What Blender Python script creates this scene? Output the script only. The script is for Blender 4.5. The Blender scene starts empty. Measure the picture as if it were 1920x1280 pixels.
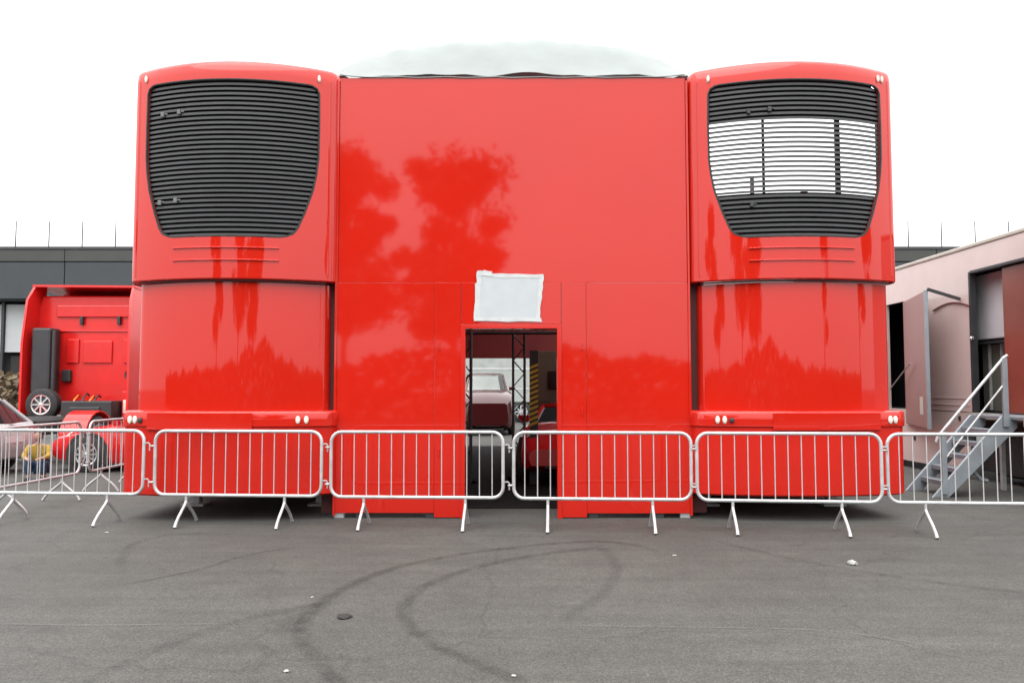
import bpy, bmesh, math, random
from mathutils import Vector, Matrix, noise as mnoise

random.seed(7)
R = math.radians
SC = bpy.context.scene
COL = SC.collection

# ------------------------------------------------------------------ camera, sky, sun, exposure
cam_d = bpy.data.cameras.new('camera'); cam = bpy.data.objects.new('camera', cam_d); COL.objects.link(cam)
cam.location = (0, 0, 1.6)
cam.rotation_euler = (R(90 + 3.26), 0, 0)
cam_d.sensor_width = 36; cam_d.lens = 28; cam_d.clip_end = 2000; cam_d.clip_start = 0.05
SC.camera = cam
SUN_EL, SUN_AZ = 58, 200          # azimuth clockwise from +Y (the view direction)
w = bpy.data.worlds.new('World'); SC.world = w; w.use_nodes = True
wt = w.node_tree; wt.nodes.clear()
sky = wt.nodes.new('ShaderNodeTexSky'); sky.sky_type = 'NISHITA'; sky.sun_disc = False
sky.sun_elevation = R(SUN_EL); sky.sun_rotation = R(SUN_AZ)
sky.air_density = 1.0; sky.dust_density = 4.0; sky.ozone_density = 1.0
hsv = wt.nodes.new('ShaderNodeHueSaturation'); hsv.inputs['Saturation'].default_value = 0.10
bg = wt.nodes.new('ShaderNodeBackground'); bg.inputs['Strength'].default_value = 0.15
wo = wt.nodes.new('ShaderNodeOutputWorld')
# overcast: a white cloud layer, brighter overhead than at the horizon (CIE overcast law), with a little of the clear sky in it
wtc = wt.nodes.new('ShaderNodeTexCoord'); wsep = wt.nodes.new('ShaderNodeSeparateXYZ'); wt.links.new(wtc.outputs['Generated'], wsep.inputs[0])
wmr = wt.nodes.new('ShaderNodeMapRange'); wmr.inputs['From Min'].default_value = 0; wmr.inputs['From Max'].default_value = 1
wmr.inputs['To Min'].default_value = 4.8; wmr.inputs['To Max'].default_value = 15.0
wt.links.new(wsep.outputs['Z'], wmr.inputs['Value'])
wmx = wt.nodes.new('ShaderNodeMix'); wmx.data_type = 'RGBA'; wmx.inputs['Factor'].default_value = .88
wt.links.new(sky.outputs[0], hsv.inputs['Color']); wt.links.new(hsv.outputs[0], wmx.inputs['A']); wt.links.new(wmr.outputs[0], wmx.inputs['B'])
wt.links.new(wmx.outputs['Result'], bg.inputs['Color'])
wt.links.new(bg.outputs[0], wo.inputs['Surface'])
sd = bpy.data.lights.new('sun', 'SUN'); sd.energy = 0.9; sd.angle = R(55); sd.color = (1, .97, .93)
so = bpy.data.objects.new('sun', sd); COL.objects.link(so)
so.rotation_euler = (R(90 - SUN_EL), 0, R(180 - SUN_AZ))
so.location = (0, 0, 30)
SC.view_settings.view_transform = 'Standard'; SC.view_settings.look = 'None'
SC.view_settings.exposure = 1.0; SC.view_settings.gamma = 1
SC.view_settings.use_curve_mapping = False
SC.render.engine = 'CYCLES'
SC.cycles.use_denoising = True
SC.cycles.max_bounces = 8
SC.cycles.sample_clamp_indirect = 8

# ------------------------------------------------------------------ materials
MATS = {}
def mat(name, col, rough=.5, metal=0, var=.12, vscale=3.0, ior=1.5, bump=0, bscale=40, dirt=0, dirtcol=(.10, .09, .08), spec=None, emit=None):
    """Principled with two scales of procedural variation, optional grime and fine relief."""
    if name in MATS: return MATS[name]
    m = bpy.data.materials.new(name); m.use_nodes = True
    t = m.node_tree; N = t.nodes; L = t.links
    p = N['Principled BSDF']
    p.inputs['Roughness'].default_value = rough; p.inputs['Metallic'].default_value = metal
    p.inputs['IOR'].default_value = ior
    if spec is not None: p.inputs['Specular IOR Level'].default_value = spec
    tc = N.new('ShaderNodeTexCoord')
    n1 = N.new('ShaderNodeTexNoise'); n1.inputs['Scale'].default_value = vscale; n1.inputs['Detail'].default_value = 5
    L.new(tc.outputs['Object'], n1.inputs['Vector'])
    mr = N.new('ShaderNodeMapRange'); mr.inputs['To Min'].default_value = 1 - var; mr.inputs['To Max'].default_value = 1 + var
    mr.inputs['From Min'].default_value = .3; mr.inputs['From Max'].default_value = .7
    L.new(n1.outputs['Fac'], mr.inputs['Value'])
    vm = N.new('ShaderNodeVectorMath'); vm.operation = 'SCALE'
    vm.inputs[0].default_value = col[:3]
    L.new(mr.outputs[0], vm.inputs['Scale'])
    out = vm.outputs[0]
    if dirt:
        n2 = N.new('ShaderNodeTexNoise'); n2.inputs['Scale'].default_value = 1.7; n2.inputs['Detail'].default_value = 9; n2.inputs['Roughness'].default_value = .7
        L.new(tc.outputs['Object'], n2.inputs['Vector'])
        m2 = N.new('ShaderNodeMapRange'); m2.inputs['From Min'].default_value = .5; m2.inputs['From Max'].default_value = .8
        m2.inputs['To Max'].default_value = dirt
        L.new(n2.outputs['Fac'], m2.inputs['Value'])
        mx = N.new('ShaderNodeMix'); mx.data_type = 'RGBA'
        mx.inputs['B'].default_value = (*dirtcol, 1)
        L.new(m2.outputs[0], mx.inputs['Factor']); L.new(out, mx.inputs['A']); out = mx.outputs['Result']
        mr3 = N.new('ShaderNodeMapRange'); mr3.inputs['To Min'].default_value = rough; mr3.inputs['To Max'].default_value = min(1, rough + .35)
        L.new(n2.outputs['Fac'], mr3.inputs['Value']); 
    L.new(out, p.inputs['Base Color'])
    if bump:
        nb = N.new('ShaderNodeTexNoise'); nb.inputs['Scale'].default_value = bscale; nb.inputs['Detail'].default_value = 3
        L.new(tc.outputs['Object'], nb.inputs['Vector'])
        b = N.new('ShaderNodeBump'); b.inputs['Strength'].default_value = bump; b.inputs['Distance'].default_value = .02
        L.new(nb.outputs['Fac'], b.inputs['Height']); L.new(b.outputs[0], p.inputs['Normal'])
    if emit:
        p.inputs['Emission Color'].default_value = (*emit[:3], 1); p.inputs['Emission Strength'].default_value = emit[3]
    MATS[name] = m
    return m

RED = mat('red_gloss_paint', (.48, .0135, .0065), rough=.042, var=.03, vscale=.8, ior=1.52, bump=.012, bscale=1.6, dirt=.05, dirtcol=(.28, .04, .03))
RED_LOW = mat('red_skirt_paint', (.48, .013, .0065), rough=.14, var=.06, vscale=2, ior=1.5, bump=.02, bscale=2.5, dirt=.12, dirtcol=(.22, .04, .03))
RED_CAR = mat('red_car_paint', (.52, .012, .014), rough=.12, var=.04, ior=1.55)
RED_CAB = mat('red_cab_paint', (.58, .016, .014), rough=.2, var=.06, ior=1.5, dirt=.12, dirtcol=(.25, .06, .05))
MAROON = mat('dark_red_car_paint', (.045, .005, .006), rough=.2, var=.04, ior=1.55)
SLAT = mat('charcoal_slat', (.040, .041, .044), rough=.42, var=.15, vscale=6)
DARK = mat('black_backing', (.012, .012, .013), rough=.7, var=.2)
RUBBER = mat('black_rubber', (.020, .020, .021), rough=.75, var=.25, vscale=8)
PLASTIC = mat('dark_plastic', (.028, .029, .032), rough=.5, var=.2)
GALV = mat('galvanised_steel', (.47, .48, .485), rough=.45, metal=.35, var=.16, vscale=9, dirt=.5, dirtcol=(.19, .17, .15))
GALV_OLD = mat('dull_galvanised_steel', (.42, .43, .44), rough=.55, metal=.3, var=.2, vscale=9, dirt=.45, dirtcol=(.18, .17, .16))
ALU = mat('aluminium', (.27, .305, .335), rough=.42, metal=.4, var=.12, vscale=5, dirt=.25, dirtcol=(.2, .2, .2))
CHROME = mat('bright_alloy', (.72, .72, .73), rough=.22, metal=.9, var=.08)
def clear_glass():
    m = bpy.data.materials.new('clear_glass'); m.use_nodes = True; t = m.node_tree
    g = t.nodes.new('ShaderNodeBsdfGlossy'); g.inputs['Roughness'].default_value = .03
    tr = t.nodes.new('ShaderNodeBsdfTransparent'); tr.inputs['Color'].default_value = (.72, .76, .74, 1)
    f = t.nodes.new('ShaderNodeFresnel'); f.inputs['IOR'].default_value = 1.5
    n = t.nodes.new('ShaderNodeTexNoise'); n.inputs['Scale'].default_value = 3
    mm = t.nodes.new('ShaderNodeMath'); mm.operation = 'MULTIPLY_ADD'; mm.inputs[1].default_value = .06; t.links.new(n.outputs['Fac'], mm.inputs[0]); t.links.new(f.outputs[0], mm.inputs[2])
    x = t.nodes.new('ShaderNodeMixShader'); t.links.new(mm.outputs[0], x.inputs[0]); t.links.new(tr.outputs[0], x.inputs[1]); t.links.new(g.outputs[0], x.inputs[2])
    t.links.new(x.outputs[0], t.nodes['Material Output'].inputs['Surface']); return m
CLEAR = clear_glass()
GLASS = mat('dark_glass', (.015, .018, .020), rough=.04, var=.1, ior=1.52)
LAMP = mat('lamp_lens', (.70, .66, .58), rough=.15, var=.08, ior=1.5)
AMBER = mat('amber_lens', (.65, .22, .03), rough=.2, var=.08)
MEMBRANE = mat('white_membrane', (.198, .220, .216), rough=.6, var=.08, vscale=1.6, bump=.3, bscale=6)
PAPER = mat('white_paper', (.43, .46, .475), rough=.85, var=.04, vscale=6)
PAPER_DARK = mat('grey_print', (.405, .434, .448), rough=.85, var=.1, vscale=9)
TAPE = mat('masking_tape', (.475, .49, .49), rough=.6, var=.08, vscale=12)
WHITE_BOUNCE = mat('white_paint_red_bounce', (.58, .475, .455), rough=.14, var=.04, vscale=1.5, ior=1.5, dirt=.15, dirtcol=(.30, .26, .24))  # white paint, with pink bounce light off the red trailer mixed into its colour
CREAM = mat('cream_edge', (.42, .39, .34), rough=.4, var=.1, dirt=.3, dirtcol=(.2, .17, .14))
BROWN = mat('red_brown_panel', (.20, .055, .040), rough=.18, var=.1, vscale=2)
GREYP = mat('pale_grey_panel', (.58, .59, .62), rough=.4, var=.06)
SLATE = mat('slate_cladding', (.028, .035, .041), rough=.55, var=.1, vscale=.5, dirt=.2, dirtcol=(.075, .07, .065))
SLATE_TOP = mat('grey_parapet', (.038, .038, .036), rough=.6, var=.12, vscale=.6)
BOARD = mat('white_board', (.37, .385, .39), rough=.6, var=.06, vscale=.6)
SILVER = mat('silver_car_paint', (.40, .41, .42), rough=.3, metal=0, var=.05)
YELLOW = mat('yellow_cloth', (.30, .19, .025), rough=.85, var=.2, vscale=9)
HAZY = mat('hazard_yellow', (.55, .36, .03), rough=.5, var=.12)
HAZB = mat('hazard_black', (.015, .015, .015), rough=.5, var=.12)
JEANS = mat('blue_denim', (.030, .065, .13), rough=.9, var=.2, vscale=12)
SKIN = mat('skin', (.34, .19, .13), rough=.6, var=.06)
HAIR = mat('dark_hair', (.010, .008, .007), rough=.6, var=.2)
LEAF = mat('leaf_green', (.075, .11, .035), rough=.6, var=.35, vscale=1.2)
LEAF2 = mat('leaf_olive', (.095, .11, .040), rough=.6, var=.35, vscale=1.2)
BARK = mat('bark', (.075, .058, .043), rough=.9, var=.3, vscale=6, bump=.4, bscale=20)
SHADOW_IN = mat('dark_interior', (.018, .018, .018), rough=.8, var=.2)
LITTER = mat('litter_white', (.30, .30, .29), rough=.8, var=.1)
STONE = mat('dark_debris', (.018, .016, .014), rough=.9, var=.3)
CURTAIN = mat('maroon_fascia', (.26, .035, .035), rough=.5, var=.1)

def asphalt():
    m = bpy.data.materials.new('asphalt'); m.use_nodes = True
    t = m.node_tree; N = t.nodes; L = t.links; p = N['Principled BSDF']
    tc = N.new('ShaderNodeTexCoord')
    def noise(s, d=6, r=.6):
        n = N.new('ShaderNodeTexNoise'); n.inputs['Scale'].default_value = s; n.inputs['Detail'].default_value = d; n.inputs['Roughness'].default_value = r
        L.new(tc.outputs['Object'], n.inputs['Vector']); return n.outputs['Fac']
    def mrange(v, a, b, c, d):
        q = N.new('ShaderNodeMapRange'); q.inputs['From Min'].default_value = a; q.inputs['From Max'].default_value = b
        q.inputs['To Min'].default_value = c; q.inputs['To Max'].default_value = d; L.new(v, q.inputs['Value']); return q.outputs[0]
    def mul(a, b):
        q = N.new('ShaderNodeMath'); q.operation = 'MULTIPLY'; L.new(a, q.inputs[0]); L.new(b, q.inputs[1]); return q.outputs[0]
    big = mrange(noise(.22, 5), .3, .7, .84, 1.14)
    mid = mul(mrange(noise(1.9, 7, .65), .28, .72, .86, 1.14), mrange(noise(14, 6, .75), .28, .72, .84, 1.16))
    fin = mrange(noise(60, 3, .8), .3, .7, .64, 1.40)
    vo = N.new('ShaderNodeTexVoronoi'); vo.inputs['Scale'].default_value = 130; L.new(tc.outputs['Object'], vo.inputs['Vector'])
    vs = mrange(vo.outputs['Color'], 0, 1, .62, 1.42)
    # long streaks left by traffic: stretched noise
    mp = N.new('ShaderNodeMapping'); mp.inputs['Scale'].default_value = (.5, 5, 1); mp.inputs['Rotation'].default_value = (0, 0, R(7)); L.new(tc.outputs['Object'], mp.inputs['Vector'])
    ns = N.new('ShaderNodeTexNoise'); ns.inputs['Scale'].default_value = 1.2; ns.inputs['Detail'].default_value = 6; L.new(mp.outputs[0], ns.inputs['Vector'])
    st = mrange(ns.outputs['Fac'], .3, .7, .90, 1.10)
    # stains
    spot = mrange(noise(.9, 9, .75), .60, .72, 1, .80)
    # fine cracks
    vc = N.new('ShaderNodeTexVoronoi'); vc.feature = 'DISTANCE_TO_EDGE'; vc.inputs['Scale'].default_value = .33
    nw = N.new('ShaderNodeTexNoise'); nw.inputs['Scale'].default_value = 2.2; nw.inputs['Detail'].default_value = 6; L.new(tc.outputs['Object'], nw.inputs['Vector'])
    ma = N.new('ShaderNodeMix'); ma.data_type = 'RGBA'; ma.blend_type = 'LINEAR_LIGHT'; ma.inputs['Factor'].default_value = .22
    L.new(tc.outputs['Object'], ma.inputs['A']); L.new(nw.outputs['Color'], ma.inputs['B']); L.new(ma.outputs['Result'], vc.inputs['Vector'])
    ck = mrange(vc.outputs['Distance'], 0, .006, .80, 1)
    v = mul(mul(mul(big, mid), mul(fin, vs)), mul(mul(st, spot), ck))
    sc = N.new('ShaderNodeVectorMath'); sc.operation = 'SCALE'; sc.inputs[0].default_value = (.0600, .0598, .0548); L.new(v, sc.inputs['Scale'])
    L.new(sc.outputs[0], p.inputs['Base Color'])
    p.inputs['Roughness'].default_value = .82; p.inputs['Specular IOR Level'].default_value = .3
    b = N.new('ShaderNodeBump'); b.inputs['Strength'].default_value = .35; b.inputs['Distance'].default_value = .006
    L.new(vo.outputs['Distance'], b.inputs['Height']); L.new(b.outputs[0], p.inputs['Normal'])
    return m
ASPHALT = asphalt()

def smear(name, col, strength):
    """Worn-in mark: dark rubber or pale dust, fading to nothing across its width (u) and broken by noise."""
    m = bpy.data.materials.new(name); m.use_nodes = True
    t = m.node_tree; N = t.nodes; L = t.links; p = N['Principled BSDF']
    p.inputs['Base Color'].default_value = (*col, 1); p.inputs['Roughness'].default_value = .85
    p.inputs['Specular IOR Level'].default_value = .2
    uv = N.new('ShaderNodeUVMap'); sep = N.new('ShaderNodeSeparateXYZ'); L.new(uv.outputs[0], sep.inputs[0])
    def math1(op, a, b=None):
        q = N.new('ShaderNodeMath'); q.operation = op; q.use_clamp = op == 'SUBTRACT' and False
        for i, v in enumerate((a, b)):
            if v is None: continue
            if isinstance(v, (int, float)): q.inputs[i].default_value = v
            else: L.new(v, q.inputs[i])
        return q.outputs[0]
    a = math1('ABSOLUTE', math1('SUBTRACT', sep.outputs['X'], .5))
    mr = N.new('ShaderNodeMapRange'); mr.interpolation_type = 'SMOOTHSTEP'
    mr.inputs['From Min'].default_value = .5; mr.inputs['From Max'].default_value = .08; L.new(a, mr.inputs['Value'])
    b = math1('ABSOLUTE', math1('SUBTRACT', sep.outputs['Y'], .5))
    me = N.new('ShaderNodeMapRange'); me.interpolation_type = 'SMOOTHSTEP'
    me.inputs['From Min'].default_value = .5; me.inputs['From Max'].default_value = .36; L.new(b, me.inputs['Value'])
    tc = N.new('ShaderNodeTexCoord'); n = N.new('ShaderNodeTexNoise'); n.inputs['Scale'].default_value = 5; n.inputs['Detail'].default_value = 8; n.inputs['Roughness'].default_value = .75
    L.new(tc.outputs['Object'], n.inputs['Vector'])
    mn = N.new('ShaderNodeMapRange'); mn.inputs['From Min'].default_value = .32; mn.inputs['From Max'].default_value = .68; L.new(n.outputs['Fac'], mn.inputs['Value'])
    f = math1('MULTIPLY', math1('MULTIPLY', mr.outputs[0], me.outputs[0]), math1('MULTIPLY', mn.outputs[0], strength))
    tr = N.new('ShaderNodeBsdfTransparent'); mx = N.new('ShaderNodeMixShader')
    L.new(f, mx.inputs[0]); L.new(tr.outputs[0], mx.inputs[1]); L.new(p.outputs[0], mx.inputs[2])
    L.new(mx.outputs[0], N['Material Output'].inputs['Surface'])
    return m

# ------------------------------------------------------------------ mesh helpers
class MB:
    def __init__(s): s.v = []; s.f = []
    def add(s, vs, fs):
        o = len(s.v); s.v += [tuple(p) for p in vs]; s.f += [tuple(i + o for i in f) for f in fs]; return s
    def box(s, x0, x1, y0, y1, z0, z1):
        return s.add([(x0,y0,z0),(x1,y0,z0),(x1,y1,z0),(x0,y1,z0),(x0,y0,z1),(x1,y0,z1),(x1,y1,z1),(x0,y1,z1)],
                     [(0,3,2,1),(4,5,6,7),(0,1,5,4),(1,2,6,5),(2,3,7,6),(3,0,4,7)])
    def bar(s, a, b, w, h, up=(0,0,1)):
        a, b = Vector(a), Vector(b); d = (b - a).normalized(); up = Vector(up)
        if abs(d.dot(up)) > .98: up = Vector((1, 0, 0))
        sx = d.cross(up).normalized() * w / 2; sz = sx.cross(d).normalized() * h / 2
        vs = [p + i * sx + j * sz for p in (a, b) for i, j in ((-1,-1),(1,-1),(1,1),(-1,1))]
        return s.add(vs, [(0,1,2,3),(7,6,5,4),(0,4,5,1),(1,5,6,2),(2,6,7,3),(3,7,4,0)])
    def tube(s, pts, r, n=8, closed=False):
        pts = [Vector(p) for p in pts]; k = len(pts); rings = []
        ref = None
        for i, p in enumerate(pts):
            if closed: d = pts[(i + 1) % k] - pts[i - 1]
            else: d = pts[min(i + 1, k - 1)] - pts[max(i - 1, 0)]
            d.normalize()
            if ref is None:
                ref = Vector((0, 0, 1)) if abs(d.z) < .9 else Vector((1, 0, 0))
            u = (ref - d * ref.dot(d))
            if u.length < 1e-4: u = d.orthogonal()
            u.normalize(); v = d.cross(u); ref = u
            rr = r[i] if isinstance(r, (list, tuple)) else r
            rings.append([p + rr * (math.cos(2 * math.pi * j / n) * u + math.sin(2 * math.pi * j / n) * v) for j in range(n)])
        vs = [q for rg in rings for q in rg]; fs = []
        for i in range(k if closed else k - 1):
            a, b = i * n, ((i + 1) % k) * n
            for j in range(n): fs.append((a + j, a + (j + 1) % n, b + (j + 1) % n, b + j))
        if not closed: fs.append(tuple(range(n))[::-1]); fs.append(tuple(range((k - 1) * n, k * n)))
        return s.add(vs, fs)
    def lathe(s, prof, axis='x', n=24, c=(0, 0, 0)):
        vs = []; m = len(prof)
        for j in range(n):
            a = 2 * math.pi * j / n
            for t, r in prof:
                q = {'x': (t, r * math.cos(a), r * math.sin(a)), 'y': (r * math.cos(a), t, r * math.sin(a)), 'z': (r * math.cos(a), r * math.sin(a), t)}[axis]
                vs.append((q[0] + c[0], q[1] + c[1], q[2] + c[2]))
        fs = []
        for j in range(n):
            for i in range(m - 1):
                a, b = j * m + i, ((j + 1) % n) * m + i
                fs.append((a, a + 1, b + 1, b))
        return s.add(vs, fs)
    def loft(s, rings, cap=True):
        n = len(rings[0]); vs = [p for r in rings for p in r]; fs = []
        for i in range(len(rings) - 1):
            for j in range(n):
                fs.append((i * n + j, i * n + (j + 1) % n, (i + 1) * n + (j + 1) % n, (i + 1) * n + j))
        if cap: fs.append(tuple(range(n))[::-1]); fs.append(tuple(range((len(rings) - 1) * n, len(rings) * n)))
        return s.add(vs, fs)
    def prism(s, poly, y0, y1):
        """outline in (x, z), extruded along y"""
        n = len(poly)
        vs = [(x, y0, z) for x, z in poly] + [(x, y1, z) for x, z in poly]
        fs = [tuple(range(n)), tuple(range(2 * n - 1, n - 1, -1))] + [(i, i + n, (i + 1) % n + n, (i + 1) % n) for i in range(n)]
        return s.add(vs, fs)
    def build(s, name, m, parent=None, bevel=0, smooth=None, solid=0, segs=2):
        me = bpy.data.meshes.new(name)
        me.from_pydata(s.v, [], s.f); me.update()
        bm = bmesh.new(); bm.from_mesh(me)
        bmesh.ops.recalc_face_normals(bm, faces=bm.faces); bm.to_mesh(me); bm.free()
        me.materials.append(m)
        o = bpy.data.objects.new(name, me); COL.objects.link(o)
        if parent is not None: o.parent = parent
        if solid:
            q = o.modifiers.new('s', 'SOLIDIFY'); q.thickness = solid; q.offset = -1
            if smooth is not None: q = o.modifiers.new('e', 'EDGE_SPLIT'); q.split_angle = R(smooth)
        if bevel:
            q = o.modifiers.new('b', 'BEVEL'); q.width = bevel; q.segments = segs; q.limit_method = 'ANGLE'; q.angle_limit = R(40)
        if smooth is not None:
            me.shade_smooth(); me.set_sharp_from_angle(angle=R(smooth))
        return o

def empty(name, loc=(0, 0, 0), rz=0, parent=None):
    o = bpy.data.objects.new(name, None); COL.objects.link(o); o.location = loc; o.rotation_euler = (0, 0, rz)
    o.empty_display_size = .2
    if parent is not None: o.parent = parent
    return o
def tag(o, label=None, cat=None, group=None, kind=None):
    if label: o['label'] = label
    if cat: o['category'] = cat
    if group: o['group'] = group
    if kind: o['kind'] = kind
    return o
def copy_tree(o, parent=None):
    c = o.copy(); COL.objects.link(c); c.parent = parent
    for ch in list(o.children): copy_tree(ch, c)
    return c
def share(o, name, parent, loc=(0, 0, 0), rot=(0, 0, 0)):
    c = o.copy(); c.name = name; COL.objects.link(c); c.parent = parent; c.location = loc; c.rotation_euler = rot; return c

# ------------------------------------------------------------------ ground
tag(MB().add([(-400, -300, 0), (400, -300, 0), (400, 500, 0), (-400, 500, 0)], [(0, 1, 2, 3)]).build('ground', ASPHALT), kind='structure')

def catmull(pts, n=8):
    P = [Vector((x, y, 0)) for x, y in pts]; P = [2 * P[0] - P[1]] + P + [2 * P[-1] - P[-2]]; out = []
    for i in range(1, len(P) - 2):
        for k in range(n):
            t = k / n; a, b, c, d = P[i - 1:i + 3]
            out.append(.5 * ((2 * b) + (c - a) * t + (2 * a - 5 * b + 4 * c - d) * t * t + (3 * b - a - 3 * c + d) * t ** 3))
    out.append(P[-2]); return out
def strip(name, pts, width, m, z):
    c = catmull(pts); n = len(c); vs = []; uv = []; fs = []
    for i, p in enumerate(c):
        d = (c[min(i + 1, n - 1)] - c[max(i - 1, 0)]).normalized(); s = Vector((-d.y, d.x, 0)) * width / 2
        for k, q in enumerate((p - s, p + s)):
            vs.append((q.x, q.y, z)); uv.append((k, i / (n - 1)))
    for i in range(n - 1): fs.append((2 * i, 2 * i + 1, 2 * i + 3, 2 * i + 2))
    me = bpy.data.meshes.new(name); me.from_pydata(vs, [], fs); l = me.uv_layers.new(name='UVMap')
    for lp in me.loops: l.data[lp.index].uv = uv[lp.vertex_index]
    me.materials.append(m); o = bpy.data.objects.new(name, me); COL.objects.link(o)
    return tag(o, kind='structure')
MARK = smear('tyre_rubber', (.022, .021, .020), .33)
MARK_S = smear('faint_tyre_rubber', (.024, .023, .022), .20)
PALE = smear('pale_scuff', (.16, .155, .145), .5)
strip('tyre_mark', [(-.80,4.16),(-.86,4.26),(-1.12,4.74),(-1.36,5.24),(-1.43,5.73),(-1.35,6.4),(-1.04,7.14),(-.51,7.7),(.22,8.16),(.88,8.36),(1.29,8.11),(1.54,7.51)], .17, MARK, .004)
strip('tyre_mark', [(.2,4.2),(0,4.49),(-.28,4.79),(-.54,5.14),(-.74,5.6),(-.78,6.08),(-.69,6.53),(-.37,7.1),(.1,7.58),(.68,7.95),(1.0,8.05)], .17, MARK, .006)
strip('tyre_mark', [(-3.2,6.5),(-2.98,6.75),(-2.73,7.12),(-2.59,7.53),(-2.38,7.86),(-2.1,8.05)], .09, MARK, .004)
strip('tyre_mark', [(-2.4,4.1),(-2.29,4.49),(-2.16,4.98),(-1.91,5.48),(-1.54,5.87),(-1.2,6.1)], .18, MARK_S, .008)
strip('tyre_mark', [(.82,8.3),(.94,7.58),(.87,6.84),(.65,6.16),(.3,5.5)], .16, MARK_S, .008)
strip('tyre_mark', [(-3.5,7.2),(-3.66,7.58),(-3.86,8.21),(-3.69,8.71),(-3.1,8.9)], .14, MARK_S, .004)
strip('tyre_mark', [(2.0,8.6),(2.7,7.4),(3.8,6.4),(5.4,5.8)], .16, MARK_S, .004)
strip('tyre_mark', [(-1.46,5.2),(-1.50,5.6),(-1.42,6.0),(-1.36,6.3)], .34, MARK_S, .010)
strip('scuff_mark', [(.3,5.45),(.85,5.42),(1.73,5.38),(2.22,5.27),(2.7,4.95)], .05, PALE, .004)
strip('scuff_mark', [(-3.9,5.5),(-3.46,5.48),(-2.72,5.45),(-1.7,5.5)], .05, PALE, .005)

# ------------------------------------------------------------------ the two trailers (front ends towards us)
YC, BULGE = 9.74, .30       # corner depth, how far the nose bulges towards the viewer
def arc_y(u, hw, off=0, bulge=BULGE): return YC + off - bulge * (1 - (u / (hw - .1)) ** 2)
def outline(hw, off, yback, inset=0, n=10, h=.66, m=8, bulge=BULGE):
    """plan outline, from back left round the nose to back right; arc columns split at +-h"""
    wa = hw - .1; pts = []
    k = lambda u, y: (u * (1 - inset / hw), y + inset)
    pts.append((-hw + inset, yback - inset)); pts.append((-hw + inset, YC + off + .24))
    cor = []
    a, c, b = (wa, YC + off), (hw - .008, YC + off + .035), (hw, YC + off + .15)
    for i in range(5):
        t = i / 4; cor.append(((1-t)**2*a[0] + 2*t*(1-t)*c[0] + t*t*b[0], (1-t)**2*a[1] + 2*t*(1-t)*c[1] + t*t*b[1]))
    for p in reversed(cor[1:]): pts.append(k(-p[0], p[1]))
    us = [-wa + (wa - h) * i / n for i in range(n)] + [-h + 2 * h * i / m for i in range(m)] + [h + (wa - h) * i / n for i in range(n + 1)]
    for u in us: pts.append(k(u, arc_y(u, hw, off, bulge)))
    for p in cor[1:]: pts.append(k(*p))
    pts.append((hw - inset, YC + off + .24)); pts.append((hw - inset, yback - inset))
    return pts
N_, M_ = 10, 8
HOLE_I0 = 2 + 4 + N_; HOLE_I1 = HOLE_I0 + M_
def lerp_tab(tab, z):
    if z <= tab[0][0]: return tab[0][1]
    for (a, b), (c, d) in zip(tab, tab[1:]):
        if z <= c: return b + (d - b) * (z - a) / (c - a)
    return tab[-1][1]
HTAB = [(z_, h_ * 1.02) for z_, h_ in [(3.40, .62), (3.415, .70), (3.45, .775), (3.52, .825), (3.72, .90), (4.0, .985), (4.2, 1.02), (4.40, 1.04), (4.8, 1.045), (5.22, 1.04), (5.28, 1.015), (5.31, .965), (5.32, .90)]]
def shell(cx, hw, off, yback, rows, hole=None, roof=True, floor=True, back=True, bulge=BULGE):
    mb = MB(); n = None; vs = []; fs = []
    for z, ins in rows:
        h = lerp_tab(HTAB, z) if hole else .66
        pts = outline(hw, off, yback, ins, N_, h, M_, bulge); n = len(pts)
        vs += [(cx + x, y, z) for x, y in pts]
    for r in range(len(rows) - 1):
        zm = (rows[r][0] + rows[r + 1][0]) / 2
        for i in range(n - 1):
            if hole and hole[0] < zm < hole[1] and HOLE_I0 <= i < HOLE_I1: continue
            fs.append((r * n + i, r * n + i + 1, (r + 1) * n + i + 1, (r + 1) * n + i))
        if back: fs.append((r * n + n - 1, r * n, (r + 1) * n, (r + 1) * n + n - 1))
    if roof: fs.append(tuple(range((len(rows) - 1) * n, len(rows) * n)))
    if floor: fs.append(tuple(range(n))[::-1])
    used = sorted({i for f in fs for i in f}); mp = {o: i for i, o in enumerate(used)}
    return mb.add([vs[i] for i in used], [tuple(mp[i] for i in f) for f in fs])
def arc_bar(cx, hw, off, z, half, dh, proud, deep, n=16, u0=None, u1=None, tilt=0, bulge=BULGE):
    """horizontal bar following the nose, between u=-half and half"""
    u0 = -half if u0 is None else u0; u1 = half if u1 is None else u1
    rings = []
    for i in range(n + 1):
        u = u0 + (u1 - u0) * i / n; y = arc_y(u, hw, off, bulge)
        rings.append([(cx + u, y - proud, z - dh / 2 - tilt), (cx + u, y + deep, z - dh / 2 + tilt), (cx + u, y + deep, z + dh / 2 + tilt), (cx + u, y - proud, z + dh / 2 - tilt)])
    return MB().loft(rings)

def oval(cx, y, z, rx, rz, d=.02, n=16):
    mb = MB()
    rings = [[(cx + rx * s * math.cos(2*math.pi*i/n), y - dd, z + rz * s * math.sin(2*math.pi*i/n)) for i in range(n)] for s, dd in ((1, -.01), (1, d*.6), (.75, d), (.3, d*1.1))]
    return mb.loft(rings)

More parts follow.
